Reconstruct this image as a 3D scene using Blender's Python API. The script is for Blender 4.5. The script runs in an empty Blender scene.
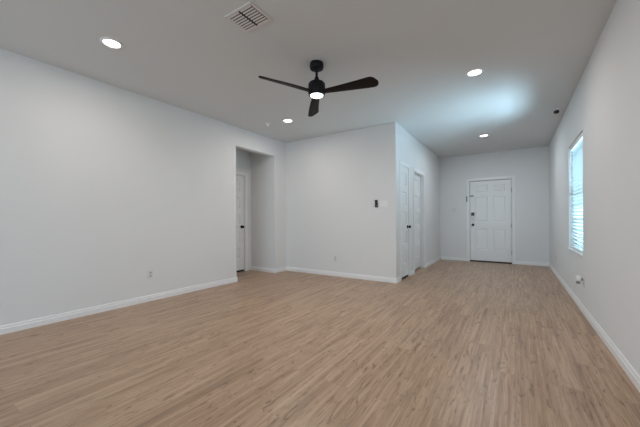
import bpy, bmesh, math, random
from mathutils import Vector, Matrix

random.seed(7)
S = bpy.context.scene
COL = S.collection
PI = math.pi

# ------------------------------------------------------------------ camera
EYE = 1.077
cam_data = bpy.data.cameras.new('camera')
cam_data.sensor_width = 36.0
cam_data.lens = 294.8 * 36.0 / 640.0
cam_data.shift_y = 6.665 / 640.0
cam_data.clip_start = 0.02
cam = bpy.data.objects.new('camera', cam_data)
COL.objects.link(cam)
cam.matrix_world = (Matrix.Translation((0, 0, EYE)) @ Matrix.Rotation(0.584, 4, 'Z')
                    @ Matrix.Rotation(PI / 2, 4, 'X') @ Matrix.Rotation(-0.0051, 4, 'Z'))
S.camera = cam

# ------------------------------------------------------------------ world, daylight, exposure
S.view_settings.view_transform = 'Standard'
S.view_settings.look = 'None'
S.view_settings.exposure = 0.12
S.view_settings.gamma = 1.0
S.view_settings.use_curve_mapping = False

world = bpy.data.worlds.new('sky')
S.world = world
world.use_nodes = True
wn = world.node_tree
wn.nodes.clear()
wo = wn.nodes.new('ShaderNodeOutputWorld')
wb = wn.nodes.new('ShaderNodeBackground')
wb.inputs['Strength'].default_value = 0.4
tc = wn.nodes.new('ShaderNodeTexCoord')
sx = wn.nodes.new('ShaderNodeSeparateXYZ')
wr = wn.nodes.new('ShaderNodeValToRGB')
wr.color_ramp.elements[0].position = 0.0
wr.color_ramp.elements[0].color = (0.42, 0.74, 0.82, 1)
wr.color_ramp.elements[1].position = 0.5
wr.color_ramp.elements[1].color = (0.55, 0.95, 1.1, 1)
wn.links.new(tc.outputs['Generated'], sx.inputs[0])
wn.links.new(sx.outputs['Z'], wr.inputs['Fac'])
wn.links.new(wr.outputs[0], wb.inputs['Color'])
wn.links.new(wb.outputs[0], wo.inputs['Surface'])


def area(name, loc, direction, sx_, sy_, power, color, spread=PI):
    l = bpy.data.lights.new(name, 'AREA')
    l.shape = 'RECTANGLE'
    l.size, l.size_y = sx_, sy_
    l.energy = power
    l.color = color
    l.spread = spread
    o = bpy.data.objects.new(name, l)
    o.location = loc
    o.rotation_euler = Vector(direction).to_track_quat('-Z', 'Y').to_euler()
    COL.objects.link(o)
    return o


# daylight arriving through the patio door, the kitchen window and the side window
area('daylight_patio', (-1.9, -3.78, 1.10), (0, 1, -0.06), 3.0, 2.0, 88, (0.70, 0.85, 1.0))
area('daylight_kitchen', (3.95, -1.2, 1.45), (-1, 0.25, -0.16), 2.2, 1.3, 36, (0.72, 0.87, 1.0))

area('daylight_side_sky', (5.6, 5.04, 6.9), (-1.0, 0.0, -1.07), 2.4, 0.35, 75, (0.80, 0.95, 1.0), math.radians(50))
area('daylight_side_bounce', (1.80, 5.14, 0.55), (-1.0, 0.0, 0.84), 2.6, 0.8, 84, (0.60, 0.81, 1.0), math.radians(90))


# ------------------------------------------------------------------ materials
def mat(name, color, rough=0.5, metal=0.0, spec=0.5, bump=None, emit=None, coat=0.0):
    m = bpy.data.materials.new(name)
    m.use_nodes = True
    nt = m.node_tree
    b = nt.nodes['Principled BSDF']
    b.inputs['Base Color'].default_value = (*color, 1)
    b.inputs['Roughness'].default_value = rough
    b.inputs['Metallic'].default_value = metal
    b.inputs['Specular IOR Level'].default_value = spec
    if emit:
        b.inputs['Emission Color'].default_value = (*emit[0], 1)
        b.inputs['Emission Strength'].default_value = emit[1]
    t = nt.nodes.new('ShaderNodeTexCoord')
    n = nt.nodes.new('ShaderNodeTexNoise')
    sc, st, var = bump or (60.0, 0.02, 0.03)
    n.inputs['Scale'].default_value = sc
    n.inputs['Detail'].default_value = 4
    nt.links.new(t.outputs['Object'], n.inputs['Vector'])
    bp = nt.nodes.new('ShaderNodeBump')
    bp.inputs['Strength'].default_value = st
    bp.inputs['Distance'].default_value = 0.01
    nt.links.new(n.outputs['Fac'], bp.inputs['Height'])
    nt.links.new(bp.outputs[0], b.inputs['Normal'])
    if var:
        n2 = nt.nodes.new('ShaderNodeTexNoise')
        n2.inputs['Scale'].default_value = 3.0
        nt.links.new(t.outputs['Object'], n2.inputs['Vector'])
        mx = nt.nodes.new('ShaderNodeMix')
        mx.data_type = 'RGBA'
        mx.inputs['A'].default_value = (*[c * (1 - var) for c in color], 1)
        mx.inputs['B'].default_value = (*[min(1, c * (1 + var)) for c in color], 1)
        nt.links.new(n2.outputs['Fac'], mx.inputs['Factor'])
        nt.links.new(mx.outputs['Result'], b.inputs['Base Color'])
    return m


M_WALL = mat('wall_paint', (0.778, 0.782, 0.783), 0.75, spec=0.25, bump=(140.0, 0.10, 0.012))
M_CEIL = mat('ceiling_paint', (0.70, 0.712, 0.71), 0.85, spec=0.15, bump=(120.0, 0.12, 0.012))
M_TRIM = mat('white_trim_paint', (0.86, 0.86, 0.86), 0.35, bump=(30.0, 0.01, 0.005))
M_DOOR = mat('white_door_paint', (0.84, 0.845, 0.85), 0.38, bump=(50.0, 0.015, 0.005))
M_PLASTIC = mat('white_plastic', (0.85, 0.85, 0.84), 0.3, bump=(50.0, 0.0, 0.0))
M_GREYED_WHITE = mat('off_white_plastic', (0.73, 0.73, 0.73), 0.4, bump=(50.0, 0.0, 0.0))  # white plastic greyed; on the entry switch plate the grey is painted shade
M_RECEPT = mat('grey_white_plastic', (0.58, 0.58, 0.58), 0.4, bump=(50.0, 0.0, 0.0))
M_GREY = mat('grey_plastic', (0.30, 0.29, 0.28), 0.45, bump=(50.0, 0.0, 0.0))
M_SLOT = mat('dark_slot', (0.03, 0.03, 0.03), 0.6, bump=(50.0, 0.0, 0.0))
M_BLACK = mat('black_metal', (0.008, 0.008, 0.010), 0.5, spec=0.2, bump=(80.0, 0.01, 0.0))
M_BLACKPL = mat('black_plastic', (0.012, 0.012, 0.012), 0.35, bump=(80.0, 0.0, 0.0))
M_BRONZE = mat('dark_bronze_metal', (0.05, 0.045, 0.04), 0.35, metal=0.8, bump=(80.0, 0.0, 0.0))
M_NICKEL = mat('satin_nickel', (0.35, 0.34, 0.32), 0.3, metal=1.0, bump=(80.0, 0.0, 0.0))
M_HINGE = mat('aged_hinge_metal', (0.16, 0.15, 0.14), 0.4, metal=0.9, bump=(80.0, 0.0, 0.0))
M_VENT = mat('vent_enamel', (0.72, 0.68, 0.66), 0.45, bump=(50.0, 0.0, 0.0))
M_DUCT_SHADE = mat('dark_duct', (0.02, 0.018, 0.018), 0.8, bump=(50.0, 0.0, 0.0))
M_VINYL = mat('white_vinyl', (0.82, 0.84, 0.85), 0.4, bump=(50.0, 0.0, 0.0))
M_RUBBER = mat('black_rubber', (0.01, 0.01, 0.01), 0.7, bump=(50.0, 0.0, 0.0))
M_LAMP = mat('warm_led_diffuser', (0.9, 0.88, 0.84), 0.5, bump=(50.0, 0.0, 0.0), emit=((1.0, 0.93, 0.84), 6.0))
M_FANLENS = mat('cool_led_diffuser', (0.9, 0.92, 0.95), 0.5, bump=(50.0, 0.0, 0.0), emit=((0.90, 0.95, 1.0), 3.0))
M_LAWN = mat('side_yard_ground', (0.32, 0.38, 0.36), 0.9, bump=(20.0, 0.3, 0.15))


def slat_mat():
    m = bpy.data.materials.new('blind_slat_vinyl')
    m.use_nodes = True
    nt = m.node_tree
    nt.nodes.clear()
    o = nt.nodes.new('ShaderNodeOutputMaterial')
    d = nt.nodes.new('ShaderNodeBsdfPrincipled')
    d.inputs['Base Color'].default_value = (0.60, 0.62, 0.63, 1)
    d.inputs['Roughness'].default_value = 0.45
    t = nt.nodes.new('ShaderNodeBsdfTranslucent')
    t.inputs['Color'].default_value = (0.72, 0.82, 0.85, 1)
    mx = nt.nodes.new('ShaderNodeMixShader')
    mx.inputs[0].default_value = 0.5
    nt.links.new(d.outputs[0], mx.inputs[1])
    nt.links.new(t.outputs[0], mx.inputs[2])
    nt.links.new(mx.outputs[0], o.inputs['Surface'])
    return m


def glass_mat():
    m = bpy.data.materials.new('window_glass')
    m.use_nodes = True
    nt = m.node_tree
    nt.nodes.clear()
    o = nt.nodes.new('ShaderNodeOutputMaterial')
    tr = nt.nodes.new('ShaderNodeBsdfTransparent')
    tr.inputs['Color'].default_value = (0.90, 0.97, 0.97, 1)
    gl = nt.nodes.new('ShaderNodeBsdfGlossy')
    gl.inputs['Roughness'].default_value = 0.02
    mx = nt.nodes.new('ShaderNodeMixShader')
    mx.inputs[0].default_value = 0.05
    nt.links.new(tr.outputs[0], mx.inputs[1])
    nt.links.new(gl.outputs[0], mx.inputs[2])
    nt.links.new(mx.outputs[0], o.inputs['Surface'])
    return m


def floor_mat():
    m = bpy.data.materials.new('oak_vinyl_planks')
    m.use_nodes = True
    nt = m.node_tree
    N, L = nt.nodes, nt.links
    b = N['Principled BSDF']
    t = N.new('ShaderNodeTexCoord')
    # rotate so that plank rows run along the room's length
    mp = N.new('ShaderNodeMapping')
    mp.inputs['Rotation'].default_value = (0, 0, PI / 2)
    L.new(t.outputs['Object'], mp.inputs['Vector'])
    br = N.new('ShaderNodeTexBrick')
    br.offset = 0.37
    br.offset_frequency = 2
    br.inputs['Color1'].default_value = (0.0, 0.0, 0.0, 1)
    br.inputs['Color2'].default_value = (1.0, 1.0, 1.0, 1)
    br.inputs['Mortar'].default_value = (0.5, 0.5, 0.5, 1)
    br.inputs['Scale'].default_value = 1.0
    br.inputs['Mortar Size'].default_value = 0.0012
    br.inputs['Mortar Smooth'].default_value = 0.3
    br.inputs['Bias'].default_value = 0.0
    br.inputs['Brick Width'].default_value = 1.22
    br.inputs['Row Height'].default_value = 0.178
    L.new(mp.outputs[0], br.inputs['Vector'])

    def vmath(op, a=None, b_=None):
        n = N.new('ShaderNodeVectorMath')
        n.operation = op
        if a is not None:
            L.new(a, n.inputs[0])
        if b_ is not None:
            if isinstance(b_, tuple):
                n.inputs[1].default_value = b_
            else:
                L.new(b_, n.inputs[1])
        return n.outputs[0]

    # shift the grain from plank to plank
    sh = vmath('MULTIPLY', br.outputs['Color'], (37.0, 13.0, 5.0))
    base = vmath('ADD', mp.outputs[0], sh)

    def noise(vec, stretch, scale, detail, rough=0.55, dist=0.0):
        s = vmath('MULTIPLY', vec, stretch)
        n = N.new('ShaderNodeTexNoise')
        n.inputs['Scale'].default_value = scale
        n.inputs['Detail'].default_value = detail
        n.inputs['Roughness'].default_value = rough
        n.inputs['Distortion'].default_value = dist
        L.new(s, n.inputs['Vector'])
        return n.outputs['Fac']

    def ramp(fac, stops):
        r = N.new('ShaderNodeValToRGB')
        while len(r.color_ramp.elements) < len(stops):
            r.color_ramp.elements.new(0.5)
        for e, (p, c) in zip(r.color_ramp.elements, stops):
            e.position = p
            e.color = (*c, 1)
        L.new(fac, r.inputs[0])
        return r.outputs[0]

    def mix(fac, a, b_, kind='MIX'):
        n = N.new('ShaderNodeMix')
        n.data_type = 'RGBA'
        n.blend_type = kind
        if isinstance(fac, float):
            n.inputs['Factor'].default_value = fac
        else:
            L.new(fac, n.inputs['Factor'])
        for k, v in (('A', a), ('B', b_)):
            if isinstance(v, tuple):
                n.inputs[k].default_value = (*v, 1)
            else:
                L.new(v, n.inputs[k])
        return n.outputs['Result']

    # broad bands of tone along the grain
    bands = noise(base, (0.6, 10.0, 1.0), 1.5, 5.0, 0.62, 1.0)
    c0 = ramp(bands, [(0.30, (0.292, 0.184, 0.115)), (0.46, (0.438, 0.283, 0.182)), (0.60, (0.525, 0.351, 0.231)), (0.76, (0.593, 0.407, 0.276))])
    # tone of the whole plank
    c1 = mix(0.13, c0, ramp(br.outputs['Color'], [(0.0, (0.351, 0.222, 0.138)), (0.5, (0.457, 0.317, 0.216)), (1.0, (0.545, 0.388, 0.267))]))
    # fine grain streaks
    fine = noise(base, (0.9, 30.0, 1.0), 2.2, 5.0, 0.68, 0.8)
    c2 = mix(ramp(fine, [(0.36, (0.95, 0.95, 0.95)), (0.58, (0.0, 0.0, 0.0))]), c1, mix(1.0, c1, (0.70, 0.64, 0.58), 'MULTIPLY'))
    # cathedral streaks and knots
    kn = noise(base, (1.7, 8.0, 1.0), 2.6, 4.0, 0.62, 2.2)
    kmask = ramp(kn, [(0.57, (0, 0, 0)), (0.68, (1, 1, 1))])
    c3 = mix(kmask, c2, mix(1.0, c2, (0.50, 0.43, 0.37), 'MULTIPLY'))
    # joints between planks
    c4 = mix(ramp(br.outputs['Fac'], [(0.2, (0, 0, 0)), (1.0, (0.30, 0.30, 0.30))]), c3, (0.14, 0.10, 0.075))
    L.new(c4, b.inputs['Base Color'])
    rr = ramp(fine, [(0.3, (0.42, 0.42, 0.42)), (0.7, (0.31, 0.31, 0.31))])
    L.new(rr, b.inputs['Roughness'])
    b.inputs['Specular IOR Level'].default_value = 0.55
    bp = N.new('ShaderNodeBump')
    bp.inputs['Strength'].default_value = 0.08
    bp.inputs['Distance'].default_value = 0.004
    L.new(fine, bp.inputs['Height'])
    L.new(bp.outputs[0], b.inputs['Normal'])
    return m


def blade_mat():
    m = bpy.data.materials.new('dark_walnut_blade')
    m.use_nodes = True
    nt = m.node_tree
    N, L = nt.nodes, nt.links
    b = N['Principled BSDF']
    t = N.new('ShaderNodeTexCoord')
    mp = N.new('ShaderNodeMapping')
    mp.inputs['Scale'].default_value = (2.0, 45.0, 20.0)
    n = N.new('ShaderNodeTexNoise')
    n.inputs['Scale'].default_value = 2.0
    n.inputs['Detail'].default_value = 5
    r = N.new('ShaderNodeValToRGB')
    r.color_ramp.elements[0].position = 0.35
    r.color_ramp.elements[0].color = (0.007, 0.005, 0.0045, 1)
    r.color_ramp.elements[1].position = 0.7
    r.color_ramp.elements[1].color = (0.020, 0.014, 0.011, 1)
    L.new(t.outputs['Object'], mp.inputs[0])
    L.new(mp.outputs[0], n.inputs[0])
    L.new(n.outputs['Fac'], r.inputs[0])
    L.new(r.outputs[0], b.inputs['Base Color'])
    b.inputs['Roughness'].default_value = 0.6
    b.inputs['Specular IOR Level'].default_value = 0.2
    return m


M_SLAT = slat_mat()
M_GLASS = glass_mat()
M_FLOOR = floor_mat()
M_BLADE = blade_mat()


# ------------------------------------------------------------------ helpers
def B():
    return bmesh.new()


def box(bm, x0, x1, y0, y1, z0, z1, bev=0.0):
    vs = [bm.verts.new((x, y, z)) for x in (x0, x1) for y in (y0, y1) for z in (z0, z1)]
    f = [(0, 1, 3, 2), (4, 6, 7, 5), (0, 4, 5, 1), (2, 3, 7, 6), (0, 2, 6, 4), (1, 5, 7, 3)]
    fs = [bm.faces.new([vs[i] for i in q]) for q in f]
    if bev:
        es = list({e for fc in fs for e in fc.edges})
        bmesh.ops.bevel(bm, geom=es, offset=bev, segments=2, profile=0.5, affect='EDGES')
    return vs


def lathe(bm, prof, seg=40, mtx=None, cap=True):
    """profile of (radius, height), turned about z"""
    rings = []
    for r, z in prof:
        if r < 1e-6:
            v = Vector((0, 0, z))
            rings.append([bm.verts.new(mtx @ v if mtx else v)])
        else:
            ring = []
            for i in range(seg):
                a = 2 * PI * i / seg
                v = Vector((r * math.cos(a), r * math.sin(a), z))
                ring.append(bm.verts.new(mtx @ v if mtx else v))
            rings.append(ring)
    for a, b in zip(rings, rings[1:]):
        if len(a) == 1 and len(b) == 1:
            continue
        for i in range(seg):
            j = (i + 1) % seg
            if len(a) == 1:
                bm.faces.new((a[0], b[i], b[j]))
            elif len(b) == 1:
                bm.faces.new((a[i], a[j], b[0]))
            else:
                bm.faces.new((a[i], a[j], b[j], b[i]))
    if cap:
        for ring in (rings[0], rings[-1]):
            if len(ring) > 2:
                bm.faces.new(ring)


def prism(bm, outline, a, b, fn):
    """outline of (u, v) swept from a to b; fn(u, v, w) places a point"""
    r0 = [bm.verts.new(fn(u, v, a)) for u, v in outline]
    r1 = [bm.verts.new(fn(u, v, b)) for u, v in outline]
    n = len(outline)
    for i in range(n):
        j = (i + 1) % n
        bm.faces.new((r0[i], r0[j], r1[j], r1[i]))
    bm.faces.new(r0)
    bm.faces.new(r1)


def obj(name, bm, material, parent=None, loc=(0, 0, 0), smooth=False, rot=(0, 0, 0)):
    bmesh.ops.recalc_face_normals(bm, faces=bm.faces[:])
    me = bpy.data.meshes.new(name)
    bm.to_mesh(me)
    bm.free()
    me.materials.append(material)
    if smooth:
        me.polygons.foreach_set('use_smooth', [True] * len(me.polygons))
        try:
            me.set_sharp_from_angle(angle=math.radians(35))
        except Exception:
            pass
    o = bpy.data.objects.new(name, me)
    COL.objects.link(o)
    o.location = loc
    o.rotation_euler = rot
    if parent:
        o.parent = parent
    return o


def tag(o, label=None, cat=None, group=None, kind=None):
    if label:
        o['label'] = label
    if cat:
        o['category'] = cat
    if group:
        o['group'] = group
    if kind:
        o['kind'] = kind
    return o


def empty(name, loc, label=None, cat=None, group=None, kind=None, rot=(0, 0, 0)):
    o = bpy.data.objects.new(name, None)
    o.empty_display_size = 0.05
    COL.objects.link(o)
    o.location = loc
    o.rotation_euler = rot
    return tag(o, label, cat, group, kind)


def struct(name, bm, material, label, cat):
    return tag(obj(name, bm, material), label, cat, kind='structure')


def copy_thing(root, loc, label):
    r = root.copy()
    COL.objects.link(r)
    r.location = loc
    r['label'] = label
    for ch in root.children:
        c = ch.copy()
        COL.objects.link(c)
        c.parent = r
        for g in ch.children:
            d = g.copy()
            COL.objects.link(d)
            d.parent = c
    return r


# ------------------------------------------------------------------ room dimensions (metres)
H = 2.74
XL, XR = -4.102, 0.655          # left wall, right wall
YM = 4.889                      # partition facing the living area
XC = -1.684                     # closet side wall of the entry hall
YF = 8.465                      # front wall with the entry door
YREAR = -3.6                    # rear of the living area, behind the photographer
XK = 3.8                        # kitchen side, behind the photographer
YK = 1.6                        # where the right-hand wall starts
T = 0.12
TW = 0.16
OP0, OP1, OPZ = 3.525, 4.525, 2.40     # opening in the left wall
XA = -4.795                     # back of the alcove

# ------------------------------------------------------------------ the setting
bm = B()
box(bm, -5.2, XR + TW, YREAR - 0.2, YF + 0.3, -0.15, 0.0)
box(bm, XR + TW, XK + 0.2, YREAR - 0.2, YK + T, -0.15, 0.0)
struct('floor', bm, M_FLOOR, 'light oak wood plank floor running the length of the room', 'floor')
bm = B()
box(bm, -5.2, XR + TW, YREAR - 0.2, YF + 0.3, H, H + 0.15)
box(bm, XR + TW, XK + 0.2, YREAR - 0.2, YK + T, H, H + 0.15)
struct('ceiling', bm, M_CEIL, 'flat matte white ceiling over the living area and entry hall', 'ceiling')

# left wall with its tall opening
bm = B()
box(bm, XL - T, XL, YREAR, OP0, 0, H)
box(bm, XL - T, XL, OP0, OP1, OPZ, H)
box(bm, XL - T, XL, OP1, YM, 0, H)
struct('wall_left', bm, M_WALL, 'long white wall with a tall square-edged opening near its far end', 'wall')

# alcove behind the opening: recess for the door, closed behind
AD0, AD1, ADZ = 3.615, 4.375, 2.045
bm = B()
box(bm, XA - T, XA, 3.42, AD0, 0, H)
box(bm, XA - T, XA, AD1, OP1, 0, H)
box(bm, XA - T, XA, AD0, AD1, ADZ, H)
box(bm, XA - T - 0.05, XA - T, 3.42, OP1, 0, H)
struct('wall_alcove_back', bm, M_WALL, 'narrow white wall holding the door inside the opening', 'wall')
bm = B()
box(bm, XA - T, XL - T, OP1, OP1 + T, 0, H)
struct('wall_alcove_far', bm, M_WALL, 'short white return wall inside the opening, facing the camera', 'wall')
bm = B()
box(bm, XA, XL - T, OP0 - T, OP0, 0, H)
struct('wall_alcove_near', bm, M_WALL, 'short white return wall inside the opening, hidden by the long wall', 'wall')

# partition facing the camera and the closet side wall
bm = B()
box(bm, XL - T, XC - T, YM, YM + T, 0, H)
struct('wall_partition', bm, M_WALL, 'white partition wall facing the camera behind the fan', 'wall')
C1A, C1B = 5.135, 5.605
C2A, C2B = 5.955, 6.735
DZ = 2.062
bm = B()
box(bm, XC - T, XC, YM, C1A, 0, H)
box(bm, XC - T, XC, C1A, C1B, DZ, H)
box(bm, XC - T, XC, C1B, C2A, 0, H)
box(bm, XC - T, XC, C2A, C2B, DZ, H)
box(bm, XC - T, XC, C2B, YF, 0, H)
box(bm, XC - T - 0.05, XC - T, YM + T, YF, 0, H)
struct('wall_closet', bm, M_WALL, 'white side wall of the entry hall holding two closet doors', 'wall')

# front wall with the entry door recess
F0, F1, FZ = -0.985, -0.045, 2.07
bm = B()
box(bm, XC - T, F0, YF, YF + 0.15, 0, H)
box(bm, F1, XR + 0.16, YF, YF + 0.15, 0, H)
box(bm, F0, F1, YF, YF + 0.15, FZ, H)
box(bm, XC - T, XR + 0.16, YF + 0.15, YF + 0.2, 0, H)
struct('wall_front', bm, M_WALL, 'white end wall of the entry hall around the front door', 'wall')

# right wall with the window opening
W0, W1, WZ0, WZ1 = 4.505, 5.565, 0.645, 2.105
bm = B()
box(bm, XR, XR + TW, YK, W0, 0, H)
box(bm, XR, XR + TW, W1, YF, 0, H)
box(bm, XR, XR + TW, W0, W1, 0, WZ0)
box(bm, XR, XR + TW, W0, W1, WZ1, H)
struct('wall_right', bm, M_WALL, 'long white wall with the blind-covered window', 'wall')

# rear part of the living area and the kitchen side, behind the photographer
bm = B()
box(bm, XL - T, -3.45, YREAR - T, YREAR, 0, H)
box(bm, -0.35, XK, YREAR - T, YREAR, 0, H)
box(bm, -3.45, -0.35, YREAR - T, YREAR, 2.2, H)
struct('wall_rear', bm, M_WALL, 'white rear wall around the patio doors', 'wall')
bm = B()
box(bm, XK, XK + T, YREAR, -2.35, 0, H)
box(bm, XK, XK + T, -0.05, YK, 0, H)
box(bm, XK, XK + T, -2.35, -0.05, 0, 0.85)
box(bm, XK, XK + T, -2.35, -0.05, 2.15, H)
struct('wall_kitchen', bm, M_WALL, 'white kitchen wall with a wide window', 'wall')
bm = B()
box(bm, XR + TW, XK + T, YK, YK + T, 0, H)
struct('wall_kitchen_end', bm, M_WALL, 'white end wall of the kitchen side', 'wall')

bm = B()
box(bm, XR + TW, 14.0, 1.9, 40.0, -0.25, -0.2)
struct('ground', bm, M_LAWN, 'side yard ground outside the window', 'ground')

# ------------------------------------------------------------------ baseboards
BPROF = [(0, 0), (0.015, 0), (0.015, 0.052), (0.010, 0.058), (0.010, 0.076), (0.005, 0.083), (0, 0.083)]


def base_y(bm, x, sgn, y0, y1):
    prism(bm, BPROF, y0, y1, lambda u, v, w: (x + sgn * u, w, v))


def base_x(bm, y, sgn, x0, x1):
    prism(bm, BPROF, x0, x1, lambda u, v, w: (w, y + sgn * u, v))


bm = B()
base_y(bm, XL, 1, YREAR, OP0 + 0.012)
struct('baseboard_left', bm, M_TRIM, 'white baseboard along the long wall with the opening', 'baseboard')
bm = B()
base_y(bm, XL, 1, OP1, YM - 0.015)
struct('baseboard_left_corner', bm, M_TRIM, 'short white baseboard between the opening and the room corner', 'baseboard')
bm = B()
base_x(bm, OP1, -1, XA + 0.02, XL + 0.012)
struct('baseboard_alcove', bm, M_TRIM, 'white baseboard inside the opening', 'baseboard')
bm = B()
base_x(bm, YM, -1, XL, XC + 0.012)
struct('baseboard_partition', bm, M_TRIM, 'white baseboard under the partition wall facing the camera', 'baseboard')
bm = B()
base_y(bm, XC, 1, YM - 0.012, C1A - 0.062)
base_y(bm, XC, 1, C1B + 0.062, C2A - 0.062)
base_y(bm, XC, 1, C2B + 0.062, YF - 0.015)
struct('baseboard_closet', bm, M_TRIM, 'white baseboard along the closet side of the entry hall', 'baseboard')
bm = B()
base_x(bm, YF, -1, XC, F0 - 0.06)
base_x(bm, YF, -1, F1 + 0.06, XR)
struct('baseboard_front', bm, M_TRIM, 'white baseboard on both sides of the front door', 'baseboard')
bm = B()
base_y(bm, XR, -1, YK, YF - 0.015)
struct('baseboard_right', bm, M_TRIM, 'white baseboard along the wall with the window', 'baseboard')


# ------------------------------------------------------------------ doors
def slab_bm(w, h, t, xs, zs, cells, deep=0.010):
    """door slab, local x across, z up, face towards -y at y=0; cells = panels (column, row)"""
    bm = B()
    g = [[bm.verts.new((x, 0, z)) for z in zs] for x in xs]
    pf = []
    for i in range(len(xs) - 1):
        for j in range(len(zs) - 1):
            f = bm.faces.new((g[i][j], g[i + 1][j], g[i + 1][j + 1], g[i][j + 1]))
            if (i, j) in cells:
                pf.append(f)
    back = {}
    for x in (0, w):
        for z in (0, h):
            back[x, z] = bm.verts.new((x, t, z))
    nx, nz = len(xs) - 1, len(zs) - 1
    bm.faces.new((back[0, 0], back[0, h], back[w, h], back[w, 0]))
    bm.faces.new([g[i][0] for i in range(nx + 1)] + [back[w, 0], back[0, 0]])
    bm.faces.new([g[i][nz] for i in range(nx, -1, -1)] + [back[0, h], back[w, h]])
    bm.faces.new([g[0][j] for j in range(nz, -1, -1)] + [back[0, 0], back[0, h]])
    bm.faces.new([g[nx][j] for j in range(nz + 1)] + [back[w, h], back[w, 0]])
    bmesh.ops.recalc_face_normals(bm, faces=bm.faces[:])
    bmesh.ops.inset_individual(bm, faces=pf, thickness=0.016, depth=-deep)
    bmesh.ops.inset_individual(bm, faces=pf, thickness=0.010, depth=0.0)
    bmesh.ops.inset_individual(bm, faces=pf, thickness=0.022, depth=0.006)
    return bm


def frame_bm(w, h, depth, cw=0.057, ct=0.014):
    """jamb lining and flat casing round an opening w x h, local x across, wall face at y=0"""
    bm = B()
    j = 0.016
    box(bm, 0, j, 0, depth, 0, h)
    box(bm, w - j, w, 0, depth, 0, h)
    box(bm, j, w - j, 0, depth, h - j, h)
    r = 0.005
    box(bm, r - cw, r, -ct, 0, 0, h - r + cw, 0.003)
    box(bm, w - r, w - r + cw, -ct, 0, 0, h - r + cw, 0.003)
    box(bm, r, w - r, -ct, 0, h - r, h - r + cw, 0.003)
    return bm


def five_panel(w, h):
    s = 0.105 if w > 0.6 else 0.085
    xs = [0, s, w - s, w]
    zs = [0, 0.235]
    z = 0.235
    ph = (h - 0.235 - 0.10 - 4 * 0.115) / 5
    for k in range(5):
        z += ph
        zs.append(z)
        z += 0.115 if k < 4 else 0.10
        zs.append(z)
    zs[-1] = h
    return xs, zs, {(1, 1 + 2 * k) for k in range(5)}


def knob_bm(parent_face_y=0.0):
    bm = B()
    m = Matrix.Rotation(PI / 2, 4, 'X')
    lathe(bm, [(0, 0), (0.032, 0), (0.032, 0.006), (0.028, 0.010), (0.012, 0.013), (0.011, 0.030), (0.020, 0.036),
               (0.027, 0.046), (0.027, 0.055), (0.021, 0.063), (0, 0.066)], 28, m, cap=False)
    return bm


def interior_door(n, loc, rotz, w, h, recess, knob_x, label, depth=0.118, hinges=None, gap=0.022, sweep=False):
    root = empty('door_%d' % n, loc, label, 'door', kind='structure', rot=(0, 0, rotz))
    fr = obj('door_frame', frame_bm(w, h, depth), M_TRIM, root)
    sw, sh = w - 0.044, h - 0.022 - gap
    xs, zs, cells = five_panel(sw, sh)
    sl = obj('door_slab', slab_bm(sw, sh, 0.035, xs, zs, cells, 0.017), M_DOOR, root, (0.022, recess, gap))
    if sweep:  # black strip added to darken the gap under the slab
        bm = B()
        box(bm, 0.001, sw - 0.001, 0.004, 0.030, 0.006 - gap, 0.0)
        obj('door_sweep', bm, M_RUBBER, sl)['label'] = 'black strip under the door'
    k = obj('door_knob', knob_bm(), M_BLACK, sl, (knob_x - 0.022, 0, 0.945 - gap), smooth=True)
    k['label'] = 'black door knob'
    if hinges is not None:
        for z in (0.22, 1.02, 1.82):
            bm = B()
            lathe(bm, [(0, -0.045), (0.006, -0.045), (0.006, 0.045), (0, 0.045)], 12)
            obj('hinge', bm, M_HINGE, sl, (hinges, -0.004, z), smooth=True)
    return root


# front door
root = empty('door_1', (F0, YF, 0), 'white six-panel front door with keypad lock and black threshold', 'door', kind='structure')
fw = F1 - F0
bm = frame_bm(fw, FZ, 0.145, cw=0.06)
obj('door_frame', bm, M_TRIM, root)
sw, sh = fw - 0.048, 2.012
xs = [0, 0.125, 0.395, 0.51, 0.78, sw]
zs = [0, 0.275, 0.80, 0.99, 1.615, 1.73, 1.92, sh]
cells = {(i, j) for i in (1, 3) for j in (1, 3, 5)}
slab = obj('door_slab', slab_bm(sw, sh, 0.044, xs, zs, cells), M_DOOR, root, (0.024, 0.014, 0.032))
bm = B()
box(bm, 0.016, fw - 0.016, -0.004, 0.145, 0, 0.020, 0.003)
box(bm, 0.016, fw - 0.016, 0.014, 0.05, 0.020, 0.031)
tag(obj('threshold', bm, M_RUBBER, root), 'black threshold')
# keypad deadbolt
bm = B()
box(bm, -0.033, 0.033, -0.028, 0, -0.095, 0.0, 0.006)
lk = obj('keypad_lock', bm, M_NICKEL, slab, (0.063, 0, 1.135))
bm = B()
box(bm, -0.036, 0.036, -0.032, 0, 0.0, 0.085, 0.008)
k = obj('keypad_screen', bm, M_BLACKPL, lk)
k['label'] = 'black keypad screen'
bm = B()
box(bm, -0.008, 0.008, -0.045, -0.028, -0.075, -0.03, 0.004)
obj('thumb_turn', bm, M_BRONZE, lk)
obj('door_knob', knob_bm(), M_BRONZE, slab, (0.063, 0, 0.905), smooth=True)['label'] = 'dark metal door knob'
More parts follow.
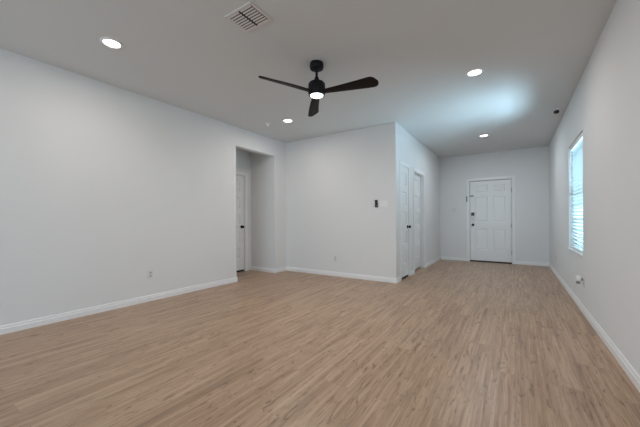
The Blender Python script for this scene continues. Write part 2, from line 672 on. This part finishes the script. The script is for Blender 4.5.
# swing-bar door guard
bm = B()
box(bm, -0.004, 0.085, -0.016, 0, -0.011, 0.011, 0.003)
lathe(bm, [(0, 0), (0.012, 0), (0.012, 0.022), (0, 0.026)], 16, Matrix.Translation((0.07, 0, 0)) @ Matrix.Rotation(PI / 2, 4, 'X'))
obj('door_guard_catch', bm, M_BRONZE, slab, (0, 0, 1.645))['label'] = 'dark metal catch of the door guard'
bm = B()
box(bm, -0.010, 0.010, -0.022, -0.014, -0.075, 0.075, 0.003)
box(bm, -0.007, 0.007, -0.034, -0.020, -0.070, 0.070, 0.004)
obj('door_guard_bar', bm, M_BRONZE, root, (-0.048, 0, 1.60))['label'] = 'dark metal bar of the door guard'
for z in (0.235, 0.89, 1.75):
    bm = B()
    lathe(bm, [(0, -0.050), (0.006, -0.050), (0.006, 0.050), (0, 0.050)], 14)
    obj('hinge', bm, M_HINGE, slab, (sw + 0.006, -0.006, z), smooth=True)

# closet doors: local x runs along +y, face looks to +x
interior_door(2, (XC, C1A, 0), PI / 2, C1B - C1A, DZ, 0.004, 0.40,
              'narrow white five-panel closet door nearest the partition corner, black knob', hinges=-0.002, gap=0.042, sweep=True)
interior_door(3, (XC, C2A, 0), PI / 2, C2B - C2A, DZ, 0.078, 0.085,
              'white five-panel closet door set back deep in its frame, farther along the hall', depth=0.118, gap=0.034)
# alcove door
interior_door(4, (XA, AD0, 0), PI / 2, AD1 - AD0, ADZ, 0.030, AD1 - AD0 - 0.085,
              'white five-panel door with black knob inside the opening of the long wall', gap=0.036, sweep=True)

# ------------------------------------------------------------------ window in the right wall
win = empty('window_1', (XR, W0, WZ0), 'tall white-framed window in the right wall behind a blind', 'window', kind='structure')
ww, wh = W1 - W0, WZ1 - WZ0
bm = B()
fx0, fx1 = 0.095, 0.155
box(bm, fx0, fx1, 0, 0.045, 0, wh)
box(bm, fx0, fx1, ww - 0.045, ww, 0, wh)
box(bm, fx0, fx1, 0.045, ww - 0.045, 0, 0.045)
box(bm, fx0, fx1, 0.045, ww - 0.045, wh - 0.045, wh)
obj('window_frame', bm, M_VINYL, win)
bm = B()
box(bm, fx0 + 0.005, fx1 - 0.01, 0.045, ww - 0.045, wh / 2 - 0.025, wh / 2 + 0.025)
obj('meeting_rail', bm, M_VINYL, win)
bm = B()
box(bm, 0.122, 0.126, 0.045, ww - 0.045, 0.045, wh / 2 - 0.025)
box(bm, 0.134, 0.138, 0.045, ww - 0.045, wh / 2 + 0.025, wh - 0.045)
obj('window_glass', bm, M_GLASS, win)
bm = B()
box(bm, 0.112, 0.120, ww / 2 - 0.009, ww / 2 + 0.009, 0.045, wh / 2 - 0.025)
box(bm, 0.112, 0.120, 0.045, ww - 0.045, wh / 4 - 0.009, wh / 4 + 0.009)
obj('muntin', bm, M_VINYL, win)
bm = B()
box(bm, -0.018, 0.095, -0.0, ww, -0.0, 0.018, 0.004)
obj('window_sill', bm, M_TRIM, win)

# blind
bl = empty('window_blind', (XR + 0.045, (W0 + W1) / 2, WZ0 + 0.018),
           'white horizontal slat blind half open in the window of the right wall', 'blind')
bw = ww / 2 - 0.008
top = WZ1 - WZ0 - 0.018
bm = B()
box(bm, -0.022, 0.026, -bw, bw, top - 0.045, top - 0.003, 0.003)
obj('headrail', bm, M_VINYL, bl)
bm = B()
box(bm, -0.034, -0.026, -bw - 0.004, bw + 0.004, top - 0.062, top - 0.002, 0.002)
obj('valance', bm, M_VINYL, bl)
bm = B()
box(bm, -0.024, 0.024, -bw, bw, 0.004, 0.024, 0.004)
obj('bottom_rail', bm, M_VINYL, bl)
bm = B()
ns = 28
z0s, z1s = 0.055, top - 0.085
for i in range(ns):
    z = z0s + (z1s - z0s) * i / (ns - 1)
    tilt = math.radians(46)
    hw = 0.0255
    pts = []
    for k in range(9):
        u = -hw + 2 * hw * k / 8
        c = 0.0042 * (1 - (u / hw) ** 2)
        pts.append((u * math.cos(tilt) - c * math.sin(tilt), z - u * math.sin(tilt) + c * math.cos(tilt)))
    for (u0, v0), (u1, v1) in zip(pts, pts[1:]):
        bm.faces.new([bm.verts.new(p) for p in ((u0, -bw, v0), (u1, -bw, v1), (u1, bw, v1), (u0, bw, v0))])
    # bead added on the front edge to draw a darker line per slat
    eu, ev = pts[0]
    ring = [(eu + 0.0037 * math.cos(q * PI / 4), ev - 0.001 + 0.0037 * math.sin(q * PI / 4)) for q in range(8)]
    prism(bm, ring, -bw, bw, lambda u, v, w: (u, w, v))
bmesh.ops.remove_doubles(bm, verts=bm.verts[:], dist=1e-5)
obj('slats', bm, M_SLAT, bl, smooth=True)
for yy in (-bw * 0.68, 0.0, bw * 0.68):
    bm = B()
    for xx in (-0.0225, 0.0225):
        lathe(bm, [(0.0012, 0.02), (0.0012, top - 0.045)], 6, Matrix.Translation((xx, yy, 0)))
    obj('ladder_cord', bm, M_VINYL, bl)
bm = B()
lathe(bm, [(0.004, top - 0.75), (0.004, top - 0.05)], 8, Matrix.Translation((-0.040, bw - 0.10, 0)))
obj('tilt_wand', bm, M_VINYL, bl)

# rear patio door and kitchen window, behind the photographer
pd = empty('window_2', (-1.9, YREAR - 0.06, 0), 'wide glazed patio doors in the rear wall', 'window', kind='structure')
bm = B()
for x in (-1.55, -0.54, 0.47, 1.48):
    box(bm, x, x + 0.07, -0.03, 0.03, 0, 2.2)
box(bm, -1.48, 1.48, -0.03, 0.03, 0, 0.07)
box(bm, -1.48, 1.48, -0.03, 0.03, 2.13, 2.2)
obj('window_frame', bm, M_VINYL, pd)
kw = empty('window_3', (XK + 0.06, -1.2, 0.85), 'wide kitchen window', 'window', kind='structure')
bm = B()
for y in (-1.15, -0.03, 1.09):
    box(bm, -0.03, 0.03, y, y + 0.06, 0, 1.3)
box(bm, -0.03, 0.03, -1.09, 1.09, 0, 0.06)
box(bm, -0.03, 0.03, -1.09, 1.09, 1.24, 1.3)
obj('window_frame', bm, M_VINYL, kw)

# ------------------------------------------------------------------ ceiling fan
FX, FY = -1.746, 2.592
fan = empty('ceiling_fan', (FX, FY, H), 'black three-blade ceiling fan with a lit round lamp hanging mid-room', 'ceiling fan')
bm = B()
lathe(bm, [(0, 0), (0.070, 0), (0.073, -0.010), (0.073, -0.050), (0.067, -0.062), (0.030, -0.070), (0, -0.070)], 48)
obj('canopy', bm, M_BLACK, fan, smooth=True)
bm = B()
lathe(bm, [(0.0135, -0.068), (0.0135, -0.180)], 20)
obj('downrod', bm, M_BLACK, fan, smooth=True)
bm = B()
lathe(bm, [(0.016, -0.148), (0.022, -0.152), (0.026, -0.185), (0.032, -0.198), (0, -0.198)], 28)
obj('coupling_cover', bm, M_BLACK, fan, smooth=True)
bm = B()
lathe(bm, [(0, -0.196), (0.050, -0.198), (0.076, -0.206), (0.089, -0.224), (0.091, -0.280), (0.091, -0.318), (0.086, -0.326), (0, -0.328)], 56)
obj('motor_housing', bm, M_BLACK, fan, smooth=True)
bm = B()
lathe(bm, [(0.084, -0.327), (0.084, -0.340), (0.070, -0.343), (0.069, -0.336)], 56)
obj('lamp_ring', bm, M_BLACK, fan, smooth=True)
bm = B()
lathe(bm, [(0.0685, -0.336), (0.067, -0.346), (0.058, -0.351), (0.036, -0.354), (0, -0.355)], 56)
obj('lamp_lens', bm, M_FANLENS, fan, smooth=True)['label'] = 'glowing round white lamp lens'

R0, R1 = 0.070, 0.655


def blade_bm():
    bm = B()
    n, m = 40, 14
    rows = []
    for i in range(n + 1):
        s = i / n
        r = R0 + (R1 - R0) * s
        # chord: neck widening steadily to a full tip
        e = min(1.0, s / 0.9)
        ch = 0.078 + 0.064 * e ** 0.9
        lead = ch * 0.5
        trail = -ch * 0.5
        # slanted tip with rounded corners
        if s > 0.86:
            q = (s - 0.86) / 0.14
            trail = trail * (1 - 0.45 * q ** 6)
            lead = lead * (1 - 0.95 * q ** 2.6)
        pitch = math.radians(7 + 13 * min(1, s * 1.2))
        sweep = 0.006 * math.sin(PI * s)
        zc = -0.312 - 0.008 * s
        up, lo = [], []
        for j in range(m + 1):
            v = lead + (trail - lead) * j / m
            p = -1 + 2 * j / m
            th = 0.0075 * math.sqrt(max(0, 1 - p * p)) + 0.001
            cy, cz = math.cos(pitch), math.sin(pitch)
            # raised edge is the clockwise one (negative local y)
            y = -(v * cy) + sweep
            z = zc + v * cz
            up.append(bm.verts.new((r, y + th * cz, z + th * cy)))
            lo.append(bm.verts.new((r, y - th * cz, z - th * cy)))
        rows.append(up + lo[::-1])
    k = len(rows[0])
    for a, b in zip(rows, rows[1:]):
        for j in range(k):
            bm.faces.new((a[j], a[(j + 1) % k], b[(j + 1) % k], b[j]))
    bm.faces.new(rows[0])
    bm.faces.new(rows[-1])
    return bm


blade = obj('blade', blade_bm(), M_BLADE, fan, smooth=True, rot=(0, 0, math.radians(8)))
for a in (128, 248):
    c = blade.copy()
    COL.objects.link(c)
    c.parent = fan
    c.rotation_euler = (0, 0, math.radians(a))
fl = bpy.data.lights.new('fan_lamp_light', 'AREA')
fl.shape = 'DISK'
fl.size = 0.13
fl.energy = 13
fl.color = (0.90, 0.95, 1.0)
flo = bpy.data.objects.new('fan_lamp_light', fl)
COL.objects.link(flo)
flo.parent = fan
flo.location = (0, 0, -0.360)

# ------------------------------------------------------------------ recessed lights
DOWN_W = 7.6
dl = empty('recessed_light', (-3.128, 1.228, H), 'round recessed ceiling light over the long wall, closest to the camera', 'ceiling light',
           'recessed ceiling lights')
bm = B()
lathe(bm, [(0.066, 0.0), (0.092, 0.0), (0.092, -0.004), (0.086, -0.009), (0.072, -0.011), (0.066, -0.006)], 48, cap=False)
obj('trim_ring', bm, M_PLASTIC, dl, smooth=True)
bm = B()
lathe(bm, [(0.0665, -0.0025), (0.066, -0.006), (0.050, -0.0075), (0, -0.008)], 40)
obj('light_lens', bm, M_LAMP, dl, smooth=True)
dld = bpy.data.lights.new('downlight', 'AREA')
dld.shape = 'DISK'
dld.size = 0.125
dld.energy = DOWN_W
dld.color = (1.0, 0.92, 0.84)
dlo = bpy.data.objects.new('downlight', dld)
COL.objects.link(dlo)
dlo.parent = dl
dlo.location = (0, 0, -0.014)
for x, y, lab in ((-3.148, 3.806, 'round recessed ceiling light beside the small sensor, near the opening'),
                  (-0.372, 3.748, 'round recessed ceiling light between the fan and the window wall'),
                  (-0.503, 6.670, 'round recessed ceiling light in the entry hall in front of the front door')):
    c = copy_thing(dl, (x, y, H), lab)
    if y > 6:
        # cool extra output added to this one lamp to brighten the hall
        for l in c.children:
            if l.type == 'LIGHT':
                l.data = l.data.copy()
                l.data.energy = 14.0
                l.data.color = (0.86, 0.94, 1.0)
copy_thing(dl, (-0.40, 1.228, H), 'round recessed ceiling light above the photographer, out of the picture')  # unseen lamp, added for its light on the near room

# ------------------------------------------------------------------ air vent
vt = empty('air_vent', (-1.815, 1.700, H), 'rectangular white louvred air vent in the ceiling near the fan', 'air vent')
vw, vh = 0.152, 0.124
bm = B()
fr = 0.020
box(bm, -vw, vw, -vh, -vh + fr, -0.010, 0, 0.002)
box(bm, -vw, vw, vh - fr, vh, -0.010, 0, 0.002)
box(bm, -vw, -vw + fr, -vh + fr, vh - fr, -0.010, 0, 0.002)
box(bm, vw - fr, vw, -vh + fr, vh - fr, -0.010, 0, 0.002)
obj('vent_frame', bm, M_VENT, vt)
bm = B()
box(bm, -vw + fr, vw - fr, -vh + fr, vh - fr, -0.0015, -0.0005)  # flat sheet with the duct's shade put into its colour
obj('duct_opening', bm, M_DUCT_SHADE, vt)['label'] = 'dark duct behind the louvres'
for sg in (-1, 1):
    bm = B()
    xa, xb = (0.009, vw - fr - 0.006) if sg > 0 else (-vw + fr, -0.009)
    n = 8
    for i in range(n):
        y = -vh + fr + 0.010 + (2 * vh - 2 * fr - 0.020) * i / (n - 1)
        o = [(-0.0072, -0.0075), (-0.0072, -0.0065), (0.0072, -0.0095), (0.0072, -0.0105)]
        prism(bm, o, xa, xb, lambda u, v, w, y=y: (w, y + u, v))
    obj('louver_bank', bm, M_VENT, vt)

# ------------------------------------------------------------------ ceiling sensor
sn = empty('ceiling_sensor', (-3.530, 3.729, H), 'small white round sensor on the ceiling beside a recessed light', 'sensor')
bm = B()
lathe(bm, [(0, 0), (0.040, 0), (0.040, -0.006), (0.034, -0.010), (0, -0.010)], 32)
obj('base_plate', bm, M_PLASTIC, sn, smooth=True)
bm = B()
lathe(bm, [(0.020, -0.010), (0.022, -0.034), (0.017, -0.044), (0, -0.047)], 28)
obj('sensor_head', bm, M_PLASTIC, sn, smooth=True)

# ------------------------------------------------------------------ ceiling camera
sc_ = empty('security_camera', (0.525, 5.640, H), 'small black security camera on a white mount on the ceiling above the window', 'camera')
bm = B()
lathe(bm, [(0, 0), (0.046, 0), (0.046, -0.010), (0.038, -0.018), (0.014, -0.020), (0.012, -0.034), (0, -0.034)], 32)
obj('mount', bm, M_GREYED_WHITE, sc_, smooth=True)['label'] = 'white ceiling mount'
bm = B()
mt = Matrix.Translation((0.0, 0.006, -0.058)) @ Matrix.Scale(0.76, 4) @ Matrix.Rotation(math.radians(22), 4, 'Z') @ Matrix.Rotation(math.radians(102), 4, 'X')
lathe(bm, [(0, -0.040), (0.026, -0.040), (0.034, -0.032), (0.036, 0.030), (0.033, 0.038), (0, 0.038)], 32, mt)
obj('camera_body', bm, M_BLACKPL, sc_, smooth=True)
bm = B()
lathe(bm, [(0.020, 0.0375), (0.018, 0.041), (0, 0.043)], 24, mt)
obj('lens', bm, M_SLOT, sc_, smooth=True)


# ------------------------------------------------------------------ outlets and switches (local face looks to -y)
def outlet(loc, rotz, label):
    r = empty('wall_outlet', loc, label, 'outlet', 'electrical outlets low on the walls', rot=(0, 0, rotz))
    bm = B()
    box(bm, -0.036, 0.036, -0.006, 0, -0.058, 0.058, 0.0025)
    obj('cover_plate', bm, M_GREYED_WHITE, r)
    for s in (-1, 1):
        bm = B()
        box(bm, -0.017, 0.017, -0.0085, -0.005, s * 0.021 - 0.014, s * 0.021 + 0.014, 0.002)
        f = obj('receptacle', bm, M_RECEPT, r)
        bm = B()
        for xx in (-0.0065, 0.0065):
            box(bm, xx - 0.0014, xx + 0.0014, -0.0091, -0.0084, s * 0.021 - 0.002, s * 0.021 + 0.008)
        box(bm, -0.0025, 0.0025, -0.0091, -0.0084, s * 0.021 - 0.010, s * 0.021 - 0.005)
        obj('slots', bm, M_SLOT, f)['label'] = 'dark plug slots'
    return r


outlet((XL, 2.053, 0.360), PI / 2, 'small electrical outlet low on the long wall before the opening')
outlet((-2.879, YM, 0.339), 0, 'small electrical outlet low on the partition wall facing the camera')
outlet((XR, 4.465, 0.357), -PI / 2, 'electrical outlet under the window with a plug-in freshener in it')
outlet((XR, 7.075, 0.343), -PI / 2, 'electrical outlet low on the window wall near the front door corner')

# plug-in air freshener in the outlet below the window: local face looks to -y (turned to -x)
pf = empty('plug_in_freshener', (XR - 0.0095, 4.465, 0.380), 'white and grey plug-in air freshener sticking out below the window', 'air freshener',
           rot=(0, 0, -PI / 2))
bm = B()
box(bm, -0.025, 0.025, -0.062, -0.018, -0.016, 0.044, 0.009)
obj('freshener_body', bm, M_PLASTIC, pf, smooth=True)
bm = B()
box(bm, -0.014, 0.014, -0.022, 0.0, -0.010, 0.016, 0.003)
obj('plug', bm, M_GREY, pf)
bm = B()
lathe(bm, [(0, -0.050), (0.015, -0.050), (0.019, -0.044), (0.019, -0.024), (0.013, -0.016)], 24, Matrix.Translation((0, -0.040, 0)))
obj('refill_bottle', bm, M_GREY, pf, smooth=True)['label'] = 'grey refill bottle'


def switches(loc, gangs, label, material):
    w = 0.058 + 0.046 * (gangs - 1) + 0.012
    r = empty('light_switch', loc, label, 'light switch')
    bm = B()
    box(bm, -w / 2, w / 2, -0.006, 0, -0.058, 0.058, 0.0025)
    obj('switch_plate', bm, material, r)
    for k in range(gangs):
        x = (k - (gangs - 1) / 2) * 0.046
        bm = B()
        prism(bm, [(-0.0055, -0.033), (-0.0105, -0.033), (-0.0065, 0.0), (-0.0085, 0.033), (-0.0055, 0.033)], x - 0.0165, x + 0.0165,
              lambda u, v, w_: (w_, u, v))
        obj('rocker', bm, material, r)
    return r


switches((-1.906, YM, 1.350), 3, 'three-gang white light switch plate beside the black wall remote', M_PLASTIC)
switches((-1.342, YF, 1.333), 2, 'two-gang light switch plate on the entry wall beside the front door', M_GREYED_WHITE)  # white plate in grey, its shade put into the colour

# fan remote in its wall cradle
rm = empty('fan_remote', (-2.034, YM, 1.362), 'black fan remote in a cradle on the partition wall beside the switches', 'remote control')
bm = B()
o = [(-0.024, 0.062), (-0.022, 0.066), (0.022, 0.066), (0.024, 0.062), (0.020, 0.0), (0.024, -0.04)]
arc = [(0.026 * math.cos(a), -0.042 + 0.024 * math.sin(a)) for a in [-PI * k / 10 for k in range(0, 11)]]
o = o[:5] + arc + [(-0.020, 0.0)]
prism(bm, o, -0.022, -0.006, lambda u, v, w: (u, w, v))
obj('remote_body', bm, M_BLACKPL, rm)
bm = B()
box(bm, -0.027, 0.027, -0.006, 0, -0.064, 0.02, 0.002)
obj('cradle', bm, M_BLACKPL, rm)
bm = B()
lathe(bm, [(0, 0), (0.008, 0), (0.008, 0.002), (0, 0.003)], 20, Matrix.Translation((0, -0.022, -0.035)) @ Matrix.Rotation(PI / 2, 4, 'X'))
obj('button', bm, M_GREY, rm)['label'] = 'grey round button'
